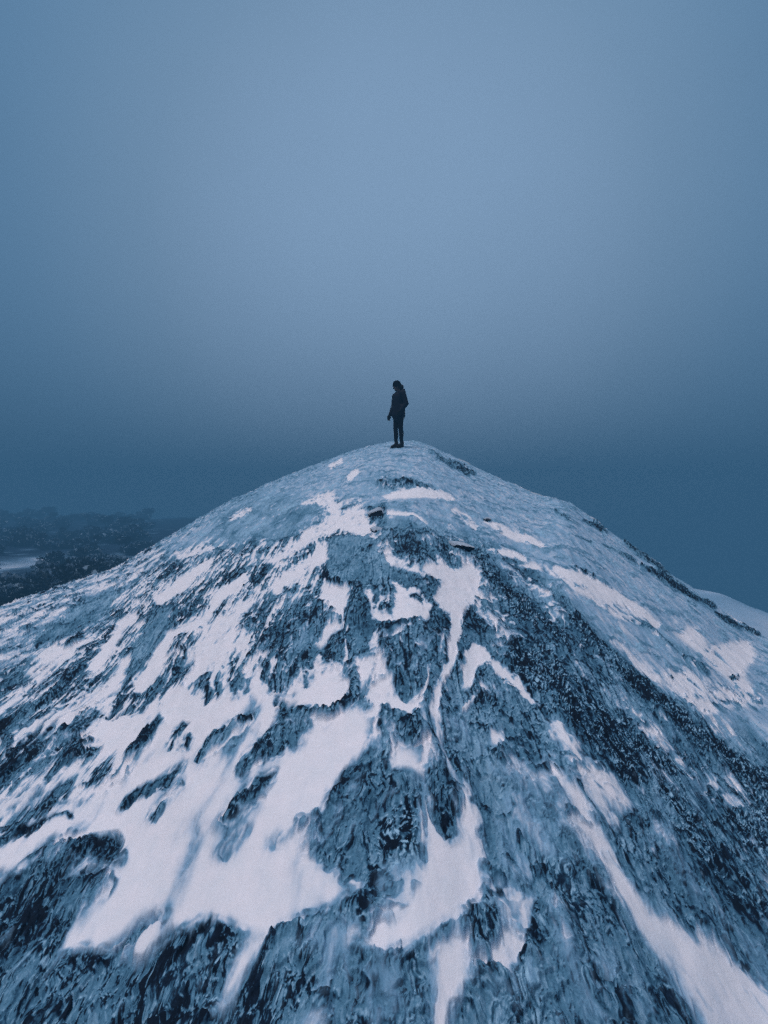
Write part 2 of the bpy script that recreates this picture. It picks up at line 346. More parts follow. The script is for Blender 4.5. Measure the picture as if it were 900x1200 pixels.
# grid over the dome: rows out from the photographer, columns by bearing
fine = np.linspace(-.90, .90, 1081)
U = np.concatenate([np.linspace(-2.2, -.91, 130), fine, np.linspace(.91, 2.2, 130)])
rows = [0.95]
while rows[-1] < 46:
    y = rows[-1]
    if y < 16.5:
        d = min(y * y / 2.1 / 640.0, .036)
    else:
        d = min(.036 * (1 + (y - 16.5) * .35), .8)
    rows.append(y + max(d, .0016))
YV = np.array(rows)
NU, NY = len(U), len(YV)
uu, yy = np.meshgrid(U, YV)
vb = dome_v(uu, yy)
front = sstep(-.004, .004, 1.0 / yy - 1.0 / crest_y(uu) + .002)

# plan position and polar coordinates about the summit (everything on the dome runs downhill)
X = uu * yy
PX, PY = .45, 14.6
rr = np.hypot(X - PX, yy - PY)
ph = np.arctan2(X - PX, PY - yy)
lat = ph * (rr + 1.5)
# image pixel coordinates of the smooth dome, gently warped so that outlines wander like the real rock
cx = 450 + F0 * uu
cy = 600 - F0 * vb
wsc = np.clip((cy - 500) / 400, .18, 1.3)
wx = fbm(X * 2.2 / (.35 + .12 * yy), yy * 2.2 / (.35 + .12 * yy), 5, 4) * 7 * wsc + fbm(lat * 22, rr * 7, 9, 3) * 5 * wsc
wy = fbm(X * 2.2 / (.35 + .12 * yy), yy * 2.2 / (.35 + .12 * yy), 15, 4) * 7 * wsc + fbm(lat * 9, rr * 6, 19, 3) * 3 * wsc
cxw = (cx + wx).astype(np.float64); cyw = (cy + wy).astype(np.float64)

deep = np.zeros(uu.shape); snow = np.full(uu.shape, .35); brk = np.full(uu.shape, .4); drk = np.full(uu.shape, .5); smo = np.full(uu.shape, .2)
for kind, nm, soft, pts in OPS:
    s, a, dk, sm = K[nm]
    xs = [p[0] for p in pts]; ys = [p[1] for p in pts]
    pad = 14 + soft * 2.4 + (max(p[2] for p in pts) if kind == S else 0) + 12
    m = (cxw > min(xs) - pad) & (cxw < max(xs) + pad) & (cyw > min(ys) - pad) & (cyw < max(ys) + pad)
    if not m.any():
        continue
    sd = shape_sd(cxw[m], cyw[m], kind, pts)
    soft = soft * (1.7 + .9 * sstep(760, 960, cyw[m]))
    al = sstep(soft, -soft, sd)
    snow[m] += (s - snow[m]) * al
    brk[m] += (a - brk[m]) * al
    drk[m] += (dk - drk[m]) * al
    smo[m] += (sm - smo[m]) * al
    if nm.startswith('snow'):
        deep[m] = np.maximum(deep[m], sstep(4, -16, sd))
    else:
        deep[m] *= sstep(-2, 24, sd)

# streaks down the fall line: broad ribs, narrow ribs, feathery flecks
warp = fbm(X * 1.1, yy * 1.1, 33, 3) * .10 + fbm(X * 5, yy * 5, 35, 2) * .015
l2 = lat + warp
rib_a = fbm(l2 * 5.0, rr * .9, 41, 4)
st = sstep(.6, 1.1, brk)
rib_b = st * (.62 * fbm(l2 * 15.0, rr * 1.7, 51, 4, .6) + .55 * fbm(l2 * 34.0, rr * 3.0, 52, 3, .6)) + (1 - st) * fbm(l2 * 10.0, rr * 4.6, 53, 4, .55)
rib_c = st * fbm(l2 * 26.0 + 7, rr * 6.5, 55, 3, .5) + (1 - st) * fbm(l2 * 21.0 + 7, rr * 11.0, 56, 3, .5)
l3 = l2 + .05 * fbm(X * 3.1, yy * 3.1, 57, 3) + .030 * fbm(X * 11, yy * 11, 58, 2)
r3 = rr + .10 * fbm(X * 3.3 + 9, yy * 3.3, 59, 3) + .045 * fbm(X * 12, yy * 12 + 4, 60, 2)
def flecks(fl_, fr_, seed, dr):
    return fbm(l3 * fl_, r3 * fr_, seed, 4, .62), fbm(l3 * fl_, (r3 + dr) * fr_, seed, 4, .62)
fa, fa_up = flecks(13.0, 6.5, 61, .028)
fb, fb_up = flecks(25.0, 14.0, 63, .015)
fc, fc_up = flecks(54.0, 32.0, 65, .008)
fa, fa_up, fb, fb_up, fc, fc_up = [f_ * 1.25 for f_ in (fa, fa_up, fb, fb_up, fc, fc_up)]
clus = fbm(l3 * 3.4, r3 * 2.3, 67, 3)
fl1 = fa
fleck2 = fc
crys = ridged(X * 12 + rib_b, yy * 12, 71, 3) * .5 + perlin(X * 30, yy * 30, 75) * .6
big = fbm(X * .9, yy * .9, 81, 3)
mid = fbm(l2 * 3.2, rr * 1.6, 85, 4)
far = sstep(3.0, 8.0, yy)
mix1 = .45 * rib_a + 1.0 * rib_b + .55 * rib_c + .30 * fl1
cover = snow + brk * (mix1 * .95 + .25 * big)
iso = fbm(X * 5.5 + .3 * rib_b, yy * 5.5, 83, 4, .6)
core = sstep(.85, 1.15, snow)
cover = cover + (.28 * iso + .24 * fb + .16 * fc) * (1 - .8 * core) * (.16 + .84 * np.clip(drk * 2, 0, 1)) * (1 - .7 * np.clip(smo, 0, 1)) + .22 * mid * (1 - core) * np.clip(drk * 2, 0, 1)
# snow caught in the cracks between knobs of rock
vx = X * 4.2 + .9 * fbm(X * 3, yy * 3, 111, 3); vy = yy * 3.0 + .9 * fbm(X * 3 + 7, yy * 3, 113, 3)
vein = sstep(.78, .97, 1 - 2 * np.abs(perlin(vx, vy, 115)) * (1.0)) * sstep(2.2, 4.5, yy) + .8 * sstep(.86, .98, 1 - 2 * np.abs(perlin(vx * 2.3, vy * 2.3, 117))) * sstep(1.6, 3.5, yy)
vein = np.clip(vein, 0, 1) * sstep(-.25, .25, fbm(X * 1.7, yy * 1.7, 119, 2))
cover = cover + .42 * vein * np.clip(drk * 1.8, .15, 1) * (1 - core)
# knobs and ledges of rock, broken off on their downhill side
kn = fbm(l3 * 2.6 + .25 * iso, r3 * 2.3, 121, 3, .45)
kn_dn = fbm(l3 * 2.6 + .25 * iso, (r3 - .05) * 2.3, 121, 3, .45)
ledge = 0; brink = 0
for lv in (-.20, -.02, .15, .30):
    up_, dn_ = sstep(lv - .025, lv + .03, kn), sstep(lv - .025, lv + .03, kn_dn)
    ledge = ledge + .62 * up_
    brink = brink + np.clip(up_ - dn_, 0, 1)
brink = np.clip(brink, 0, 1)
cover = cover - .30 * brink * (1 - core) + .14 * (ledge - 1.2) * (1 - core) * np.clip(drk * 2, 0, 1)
# bluer lanes that paint the soft shading of hollows into the drifts
shade_lane = sstep(-.05, .75, fbm(l2 * 3.0, rr * .8, 87, 3) + .55 * mid + .25 * fbm(X * 1.6, yy * 1.6, 89, 2))
cover = cover - .62 * shade_lane * np.clip(smo, 0, 1) * sstep(.75, 1.1, snow)
wid = .28 + .28 * sstep(3.4, 1.8, yy)
edge_shade = sstep(-.35, .35, fbm(l2 * 4.5, rr * 1.9, 181, 3) + .3 * iso)
cover = cover - .46 * (1 - deep) * edge_shade * sstep(.7, 1.0, snow) * sstep(4.2, 2.2, yy)  # drift edges turned bluer, painting in their soft shading
cover_s = sstep(.50 - wid, .50 + wid * 1.25, cover)
soft_snow = np.clip(smo, 0, 1)

# heights: rock relief where bare, a smooth drift surface where snowy
sc_rel = (.30 + .075 * yy)
bare = 1 - sstep(.40, .85, cover)
cr = np.clip(-smo * 2, 0, 1)
kdr = .30 + .70 * np.clip(drk * 1.6, 0, 1)
relief = ((.075 * rib_a + .055 * rib_b) * (.45 + .8 * bare) + (.022 * rib_c + .012 * fl1 + .003 * fleck2) * bare) * kdr
relief = relief + (.036 + .030 * sstep(3.4, 1.8, yy)) * (ledge - 1.2) * kdr * bare * (1 - .6 * st)
relief = relief + cr * .022 * crys
relief = relief * (1 - .8 * soft_snow * sstep(.5, 1, cover)) * sc_rel
relief = relief + .016 * fbm(l2 * 5.0, rr * 2.6, 183, 3) * core * sc_rel
sill = -.036 * (sstep(-.2, 1.1, cover) - .5) * sc_rel
bumps = (.05 * fbm(X * .8, yy * .8, 91, 3) + .045 * fbm(X * 2.6, yy * 2.2, 95, 4)) * sstep(.8, 3, yy) * .8
rimefine = .0035 * fbm(X * 22, yy * 22, 101, 3) * sstep(1.5, 6, yy) * (1 - soft_snow * .8)
Z = vb * yy + relief + sill + bumps * .8 + rimefine

# valley floor the dome sinks into
def valley(x, y):
    r = np.hypot(x, y)
    left = sstep(2, -6, x + .15 * y)
    shelf = -5.0 + 3.0 * sstep(12, 150, r) - .25 * np.maximum(r - 160, 0) + .5 * fbm(x * .16, y * .16, 131, 4) + .9 * fbm(x * .05, y * .05, 137, 2)
    deep = -9 - 24 * sstep(6, 45, x + .4 * (y - 10)) - 35 * sstep(20, 110, r) + 2.5 * fbm(x * .05, y * .05, 141, 4)
    knoll = -2.4 - .11 * (x - 9) ** 2 - .12 * (y - 14) ** 2 + .25 * fbm(x * .6, y * .6, 143, 3)
    return left * shelf + (1 - left) * np.maximum(deep, knoll)

# facing of the ground downhill and cavities drive how much rime has settled
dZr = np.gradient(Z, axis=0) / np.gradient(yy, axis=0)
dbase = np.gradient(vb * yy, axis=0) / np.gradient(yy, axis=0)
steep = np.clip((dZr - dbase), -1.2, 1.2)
kd = np.clip(drk, 0, 1.1)
tone = .78 - .36 * kd + .42 * mid + .20 * big + .12 * rib_b + .14 * iso * kd
fgd = sstep(3.0, 1.7, yy)
def dark_of(f, th):
    t = th - .34 * kd - (.36 + .26 * fgd) * clus
    return sstep(t - .05 * fgd, t + .16 + .05 * fgd, f)
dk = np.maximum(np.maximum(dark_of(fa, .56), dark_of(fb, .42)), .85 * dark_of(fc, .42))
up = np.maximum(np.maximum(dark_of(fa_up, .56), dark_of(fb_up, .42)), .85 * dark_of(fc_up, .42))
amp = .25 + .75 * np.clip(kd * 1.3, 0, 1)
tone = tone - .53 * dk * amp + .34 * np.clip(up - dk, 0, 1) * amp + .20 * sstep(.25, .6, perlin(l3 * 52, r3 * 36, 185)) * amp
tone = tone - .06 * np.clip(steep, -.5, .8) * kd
# thin cracks and edges of the layered rock running downhill
ln1 = 1 - 2 * np.abs(perlin(l2 * 11.0, rr * 1.5, 171)); ln2 = 1 - 2 * np.abs(perlin(l2 * 23.0 + .7 * rib_a, rr * 3.4, 173))
lmask = sstep(-.3, .3, fbm(l2 * 4, rr * 1.4, 175, 2)) * np.clip(kd * 1.6, .1, 1) * sstep(1.5, 3.4, yy)
tone = tone - .42 * sstep(.72, .95, ln1) * lmask - .30 * sstep(.78, .97, ln2) * lmask
tone = tone + .20 * sstep(.45, .75, ln1) * (1 - sstep(.70, .85, ln1)) * lmask
# bare lips where rock breaks out of the drift on its upper left side
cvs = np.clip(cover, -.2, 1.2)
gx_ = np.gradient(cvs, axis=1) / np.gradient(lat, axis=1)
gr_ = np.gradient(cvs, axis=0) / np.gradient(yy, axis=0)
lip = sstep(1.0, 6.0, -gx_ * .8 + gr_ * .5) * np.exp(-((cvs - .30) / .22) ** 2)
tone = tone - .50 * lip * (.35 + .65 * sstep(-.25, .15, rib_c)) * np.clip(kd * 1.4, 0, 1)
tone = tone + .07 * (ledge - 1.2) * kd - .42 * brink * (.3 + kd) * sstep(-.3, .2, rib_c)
tone = tone - cr * .12
tone = tone + cr * (.50 * crys - .04 + .5 * np.clip(up - dk, 0, 1))
tone = np.clip(tone, 0, 1)

quads_i = (np.arange(NY - 1)[:, None] * NU + np.arange(NU - 1)[None, :]).ravel()
quads = np.stack([quads_i, quads_i + 1, quads_i + NU + 1, quads_i + NU], 1)
verts = np.stack([X, yy, Z], -1).reshape(-1, 3)
cov_v = cover_s.ravel(); tone_v = tone.ravel(); smo_v = soft_snow.ravel()
back = (1 - front).ravel()
cov_v = cov_v * (1 - back) + back * sstep(.0, .8, .55 + .5 * mix1.ravel())
vis = (verts[:, 2] > valley(verts[:, 0], verts[:, 1]) - .4)
fq = vis[quads].any(1)
quads = quads[fq]
is_snow = cov_v[quads].mean(1) > .72

def submesh(name, q):
    used = np.unique(q)
    remap = np.full(len(verts), -1, np.int64); remap[used] = np.arange(len(used))
    me = np_mesh(name, verts[used], remap[q])
    fattr(me, "cover", cov_v[used]); fattr(me, "tone", tone_v[used]); fattr(me, "smooth_snow", smo_v[used])
    return me

# normals computed on the whole sheet so that the split between rock and snow shows no seam
nrm = np.cross(np.gradient(np.stack([X, yy, Z], -1), axis=1), np.gradient(np.stack([X, yy, Z], -1), axis=0))
nrm /= np.linalg.norm(nrm, axis=-1, keepdims=True) + 1e-12
nrm = nrm.reshape(-1, 3)

# ------------------------------------------------------------------ materials
def new_mat(name):
    m = bpy.data.materials.new(name); m.use_nodes = True
    nt = m.node_tree; nt.nodes.clear()
    out = nt.nodes.new("ShaderNodeOutputMaterial")
    return m, nt, out

def simple_mat(name, col, rough=.8, noise=.25, scale=30, spec=.3):
    m, nt, out = new_mat(name)
    b = nt.nodes.new("ShaderNodeBsdfPrincipled")
    b.inputs["Roughness"].default_value = rough
    b.inputs["Specular IOR Level"].default_value = spec
    tc = nt.nodes.new("ShaderNodeTexCoord")
    n = nt.nodes.new("ShaderNodeTexNoise"); n.inputs["Scale"].default_value = scale; n.inputs["Detail"].default_value = 4
    r = nt.nodes.new("ShaderNodeValToRGB")
    r.color_ramp.elements[0].position = .3; r.color_ramp.elements[1].position = .7
    r.color_ramp.elements[0].color = tuple(c * (1 - noise) for c in col) + (1,)
    r.color_ramp.elements[1].color = tuple(min(1, c * (1 + noise)) for c in col) + (1,)
    nt.links.new(tc.outputs["Object"], n.inputs["Vector"])
    nt.links.new(n.outputs["Fac"], r.inputs["Fac"])
    nt.links.new(r.outputs["Color"], b.inputs["Base Color"])
    nt.links.new(b.outputs[0], out.inputs["Surface"])
    return m

def ground_mat():
    m, nt, out = new_mat("rimed_rock_and_snow")
    N, L = nt.nodes, nt.links
    def attr(n):
        a = N.new("ShaderNodeAttribute"); a.attribute_name = n; return a.outputs["Fac"]
    def math_(op, a, b=None, c=None, clamp=False):
        n = N.new("ShaderNodeMath"); n.operation = op; n.use_clamp = clamp
        for i, v in enumerate((a, b, c)):
            if v is None: continue
            if isinstance(v, (int, float)): n.inputs[i].default_value = v
            else: L.new(v, n.inputs[i])
        return n.outputs[0]
    geo = N.new("ShaderNodeNewGeometry")
    def noise(scale, det=4, rough=.6):
        n = N.new("ShaderNodeTexNoise"); n.inputs["Scale"].default_value = scale
        n.inputs["Detail"].default_value = det; n.inputs["Roughness"].default_value = rough
        L.new(geo.outputs["Position"], n.inputs["Vector"]); return n.outputs["Fac"]
    n_f = noise(34, 5, .65); n_m = noise(9, 4, .6); n_g = noise(120, 3, .6)
    cov, ton, smo_ = attr("cover"), attr("tone"), attr("smooth_snow")
    t2 = math_('ADD', ton, math_('MULTIPLY', math_('SUBTRACT', n_f, .5), .36))
    t2 = math_('ADD', t2, math_('MULTIPLY', math_('SUBTRACT', n_g, .5), .30))
    t2 = math_('ADD', t2, math_('MULTIPLY', math_('SUBTRACT', n_m, .5), .22), clamp=True)
    rr_ = N.new("ShaderNodeValToRGB"); cr_ = rr_.color_ramp
    cr_.elements[0].position = 0.0; cr_.elements[0].color = (.002, .007, .017, 1)
    cr_.elements[1].position = 1.0; cr_.elements[1].color = (.36, .57, .73, 1)
    for p, c in ((.16, (.006, .020, .046, 1)), (.34, (.034, .108, .182, 1)), (.55, (.092, .225, .338, 1)), (.78, (.215, .372, .51, 1))):
        e = cr_.elements.new(p); e.color = c
    L.new(t2, rr_.inputs["Fac"])
    sn = N.new("ShaderNodeValToRGB"); s_ = sn.color_ramp
    s_.elements[0].position = .3; s_.elements[0].color = (.80, .79, .84, 1)
    s_.elements[1].position = .7; s_.elements[1].color = (.89, .835, .875, 1)
    L.new(n_m, sn.inputs["Fac"])
    c2 = math_('ADD', cov, math_('MULTIPLY', math_('SUBTRACT', n_f, .5), math_('MULTIPLY', .32, math_('SUBTRACT', 1.15, smo_))), clamp=True)
    c2 = math_('POWER', c2, 1.15)
    # thin snow blue, deep snow white; the blue also paints shading into the drifts
    th = N.new("ShaderNodeMapRange"); th.interpolation_type = 'SMOOTHSTEP'
    th.inputs["From Min"].default_value = .25; th.inputs["From Max"].default_value = 1.05
    L.new(c2, th.inputs["Value"])
    mt = N.new("ShaderNodeMix"); mt.data_type = 'RGBA'
    mt.inputs["A"].default_value = (.20, .375, .55, 1)
    L.new(th.outputs["Result"], mt.inputs["Factor"]); L.new(sn.outputs["Color"], mt.inputs["B"])
    fm_ = N.new("ShaderNodeMapRange"); fm_.interpolation_type = 'SMOOTHSTEP'
    fm_.inputs["From Min"].default_value = .02; fm_.inputs["From Max"].default_value = .62
    L.new(c2, fm_.inputs["Value"])
    mx = N.new("ShaderNodeMix"); mx.data_type = 'RGBA'
    L.new(fm_.outputs["Result"], mx.inputs["Factor"]); L.new(rr_.outputs["Color"], mx.inputs["A"]); L.new(mt.outputs["Result"], mx.inputs["B"])
    b = N.new("ShaderNodeBsdfPrincipled")
    L.new(mx.outputs["Result"], b.inputs["Base Color"])
    b.inputs["Roughness"].default_value = .85
    b.inputs["Specular IOR Level"].default_value = .15
    bp = N.new("ShaderNodeBump"); bp.inputs["Distance"].default_value = .008
    hgt = math_('ADD', n_f, math_('MULTIPLY', n_g, .4))
    L.new(hgt, bp.inputs["Height"])
    L.new(math_('MULTIPLY_ADD', smo_, -.40, .75), bp.inputs["Strength"])
    L.new(bp.outputs["Normal"], b.inputs["Normal"])
    L.new(b.outputs[0], out.inputs["Surface"])
    return m

M_GROUND = ground_mat()

for nm, sel in (("hill", ~is_snow), ("snow", is_snow)):
    q = quads[sel]
    me = submesh(nm, q)
    o = link(nm, me, M_GROUND)
    used = np.unique(q)
    me.normals_split_custom_set_from_vertices([tuple(n) for n in nrm[used].tolist()])
    if nm == "hill":
        tag(o, "rounded rocky summit crusted with blue grey rime, streaks running down towards the viewer", "hill", kind="structure")
    else:
        tag(o, "wind packed white snow lying in drifts and gullies on the summit", "snow", kind="stuff")

# ------------------------------------------------------------------ wide terrain under and around the dome
def axis_pts(lo, hi):
    t = np.linspace(-1, 1, 420)
    return np.sign(t) * (np.abs(t) ** 2.1) * hi
gx, gy = np.meshgrid(axis_pts(-1, 320), axis_pts(-1, 320) + 12)
with np.errstate(all='ignore'):
    ysafe = np.maximum(gy, .9)
    us = np.clip(gx / ysafe, -2.2, 2.2)
    dome = dome_v(us, ysafe) * ysafe
inside = (gy > .9) & (np.abs(gx / ysafe) < 2.25)
apron = -2.35 - .10 * np.maximum(0, -gy) - .16 * np.maximum(0, np.abs(gx) - 2.0) ** 1.25
zt = np.where(inside, np.maximum(dome - .35, valley(gx, gy)), np.maximum(apron, valley(gx, gy)))
tv = np.stack([gx, gy, zt], -1).reshape(-1, 3)
n_ = gx.shape[0]
qi = (np.arange(n_ - 1)[:, None] * n_ + np.arange(n_ - 1)[None, :]).ravel()
tq = np.stack([qi, qi + 1, qi + n_ + 1, qi + n_], 1)
tme = np_mesh("terrain", tv, tq)
pn = fbm(gx * .55, gy * .55, 151, 4)
fattr(tme, "cover", np.where(gx > 6, .50 + .35 * pn, sstep(.10, .45, pn) * .45 + .6 * np.exp(-((gx + 31.5) / 2.6) ** 2 - ((gy - 40) / 6.5) ** 2) + .7 * np.exp(-((gx + 27) / 1.6) ** 2 - ((gy - 44) / 3.5) ** 2)).ravel())
fattr(tme, "tone", (np.where(gx > 6, .55, .13) + .12 * fbm(gx * 1.3, gy * 1.3, 161, 3)).ravel())
fattr(tme, "smooth_snow", np.full(gx.size, .3))
tag(link("terrain", tme, M_GROUND), "dark snow dusted ground falling away into fog below the summit", "terrain", kind="structure")

def dome_z(x, y):
    """height of the finished dome surface under a plan point"""
    u = x / y
    i = int(np.clip(np.searchsorted(U, u), 1, NU - 1)); j = int(np.clip(np.searchsorted(YV, y), 1, NY - 1))
    return float(Z[j, i])

# ------------------------------------------------------------------ loose and jutting rocks
M_ROCK = simple_mat("bare_dark_rock", (.016, .034, .058), .85, .5, 14)
M_RIME = simple_mat("rime_crust", (.36, .43, .52), .9, .25, 30)

def rock_mesh(name, dims, seed):
    bm = bmesh.new()
    bmesh.ops.create_icosphere(bm, subdivisions=4, radius=1)
    co = np.array([v.co[:] for v in bm.verts])
    n1 = fbm(co[:, 0] * 1.4 + co[:, 2] * .9 + seed, co[:, 1] * 1.4 - co[:, 2] * .7, 200 + seed, 4)
    n2 = ridged(co[:, 0] * 3 + co[:, 2] * 2, co[:, 1] * 3 + seed, 230 + seed, 3)
    cuts = [Vector((random.uniform(-1, 1), random.uniform(-1, 1), random.uniform(-.3, 1))).normalized() for _ in range(7)]
    for v, a, b in zip(bm.verts, n1, n2):
        p = v.co * (1 + .28 * a + .08 * b)
        for c in cuts:
            d = p.dot(c) - .72
            if d > 0: p -= c * d * .85
        v.co = Vector((p.x * dims[0], p.y * dims[1], p.z * dims[2]))
    me = bpy.data.meshes.new(name); bm.to_mesh(me); bm.free()
    return me

def rock(px, py_ratio_v, Y, dims, rz, seed, label, tilt=0):
    x = (px - 450) / F0 * Y
    z = dome_z(x, Y)
    root = empty("rock", (x, Y, z - .25 * dims[2]), rz)
    root.rotation_euler = (0, tilt, rz)
    tag(root, label, "rock")
    me = rock_mesh("stone", dims, seed)
    st = link("stone", me, M_ROCK, root)
    # rime crust: the upward facing skin lifted off the stone
    bm = bmesh.new(); bm.from_mesh(me)
    kill = [f for f in bm.faces if f.normal.z < .30]
    bmesh.ops.delete(bm, geom=kill, context='FACES')
    for v in bm.verts: v.co += v.normal * .012
    rm = bpy.data.meshes.new("rime_cap"); bm.to_mesh(rm); bm.free()
    link("rime_cap", rm, M_RIME, root)
    return root

def on_slope(px, py):
    u = (px - 450) / F0
    ys = np.linspace(1.2, float(crest_y(np.array(u))), 600)
    return float(ys[np.argmin(np.abs(dome_v(np.full(600, u), ys) - (600 - py) / F0))])
def crest_at(px): return float(crest_y(np.array((px - 450) / F0)))
rock(626, 0, crest_at(626) * .97, (.26, .22, .10), -.45, 1, "dark flat boulder jutting up on the skyline of the right shoulder", .35)
rock(541, 0, crest_at(541) * .98, (.30, .18, .055), -.5, 2, "long thin dark slab on the crest just right of the standing person", .4)
rock(695, 0, crest_at(695) * .985, (.22, .2, .10), -.5, 3, "small rime capped rock on the skyline below the flat boulder", .5)
rock(441, 0, on_slope(441, 621), (.075, .06, .04), .3, 4, "small dark stone beside the snow patch above the square slab")
rock(442, 0, on_slope(442, 602), (.11, .12, .07), .6, 5, "knobbly dark rock left of centre below the summit snow patch")
rock(538, 0, on_slope(538, 642), (.17, .11, .05), -.35, 6, "dark overhanging ledge of rock in the upper centre of the slope", .15)
rock(571, 0, on_slope(571, 610), (.05, .04, .03), .2, 7, "tiny dark stone alone on the smooth rimed slope right of the snow patch")
rock(862, 0, on_slope(862, 793), (.028, .022, .016), .1, 8, "tiny dark pebble in the white snow of the far right slope")

# ------------------------------------------------------------------ person
def capsule(bm, a, b, ra, rb, seg=14):
    a, b = Vector(a), Vector(b)
    d = b - a
    L_ = d.length
    q = Vector((0, 0, 1)).rotation_difference(d.normalized()) if L_ > 1e-6 else None
    rings = []
    prof = [(-ra * math.cos(t), ra * math.sin(t)) for t in np.linspace(.02, math.pi / 2, 5)] + \
           [(L_ + rb * math.sin(t), rb * math.cos(t)) for t in np.linspace(0, math.pi / 2 - .02, 5)]
    for z, r in prof:
        ring = []
        for k in range(seg):
            an = 2 * math.pi * k / seg
            p = Vector((r * math.cos(an), r * math.sin(an), z))
            if q: p = q @ p
            ring.append(bm.verts.new(a + p))
        rings.append(ring)
    for r0, r1 in zip(rings, rings[1:]):
        for k in range(seg):
            bm.faces.new((r0[k], r0[(k + 1) % seg], r1[(k + 1) % seg], r1[k]))
    bm.faces.new(rings[0][::-1]); bm.faces.new(rings[-1])

def ellip(bm, c, r, rot=None):
    m = Matrix.Translation(c) @ (rot.to_4x4() if rot else Matrix.Identity(4)) @ Matrix.Diagonal((*r, 1))
    bmesh.ops.create_uvsphere(bm, u_segments=24, v_segments=16, radius=1, matrix=m)

def fuse(name, bm, mat, parent, voxel=.008, smooth=4):
    me = bpy.data.meshes.new(name); bm.to_mesh(me); bm.free()
    o = bpy.data.objects.new(name, me); COL.objects.link(o)
    md = o.modifiers.new("r", 'REMESH'); md.mode = 'VOXEL'; md.voxel_size = voxel; md.use_smooth_shade = True
    if smooth:
        s = o.modifiers.new("s", 'SMOOTH'); s.iterations = smooth; s.factor = .5
    dg = bpy.context.evaluated_depsgraph_get()
    ev = o.evaluated_get(dg)
    m2 = bpy.data.meshes.new_from_object(ev)
    bpy.data.objects.remove(o); bpy.data.meshes.remove(me)
    m2.name = name
    m2.polygons.foreach_set("use_smooth", np.ones(len(m2.polygons), bool))
    m2.materials.clear()
    return link(name, m2, mat, parent)

M_SKIN = simple_mat("skin", (.15, .08, .06), .6, .08, 20)
M_JACKET = simple_mat("navy_jacket", (.0025, .004, .012), .8, .3, 60, .2)
M_LEGS = simple_mat("black_leggings", (.002, .0026, .006), .8, .2, 80, .2)
M_BOOT = simple_mat("black_boots", (.002, .0025, .005), .8, .3, 60)
M_HAT = simple_mat("dark_knit_hat", (.003, .004, .009), .95, .4, 120, .1)
M_HAIR = simple_mat("dark_hair", (.005, .004, .005), .7, .4, 90)

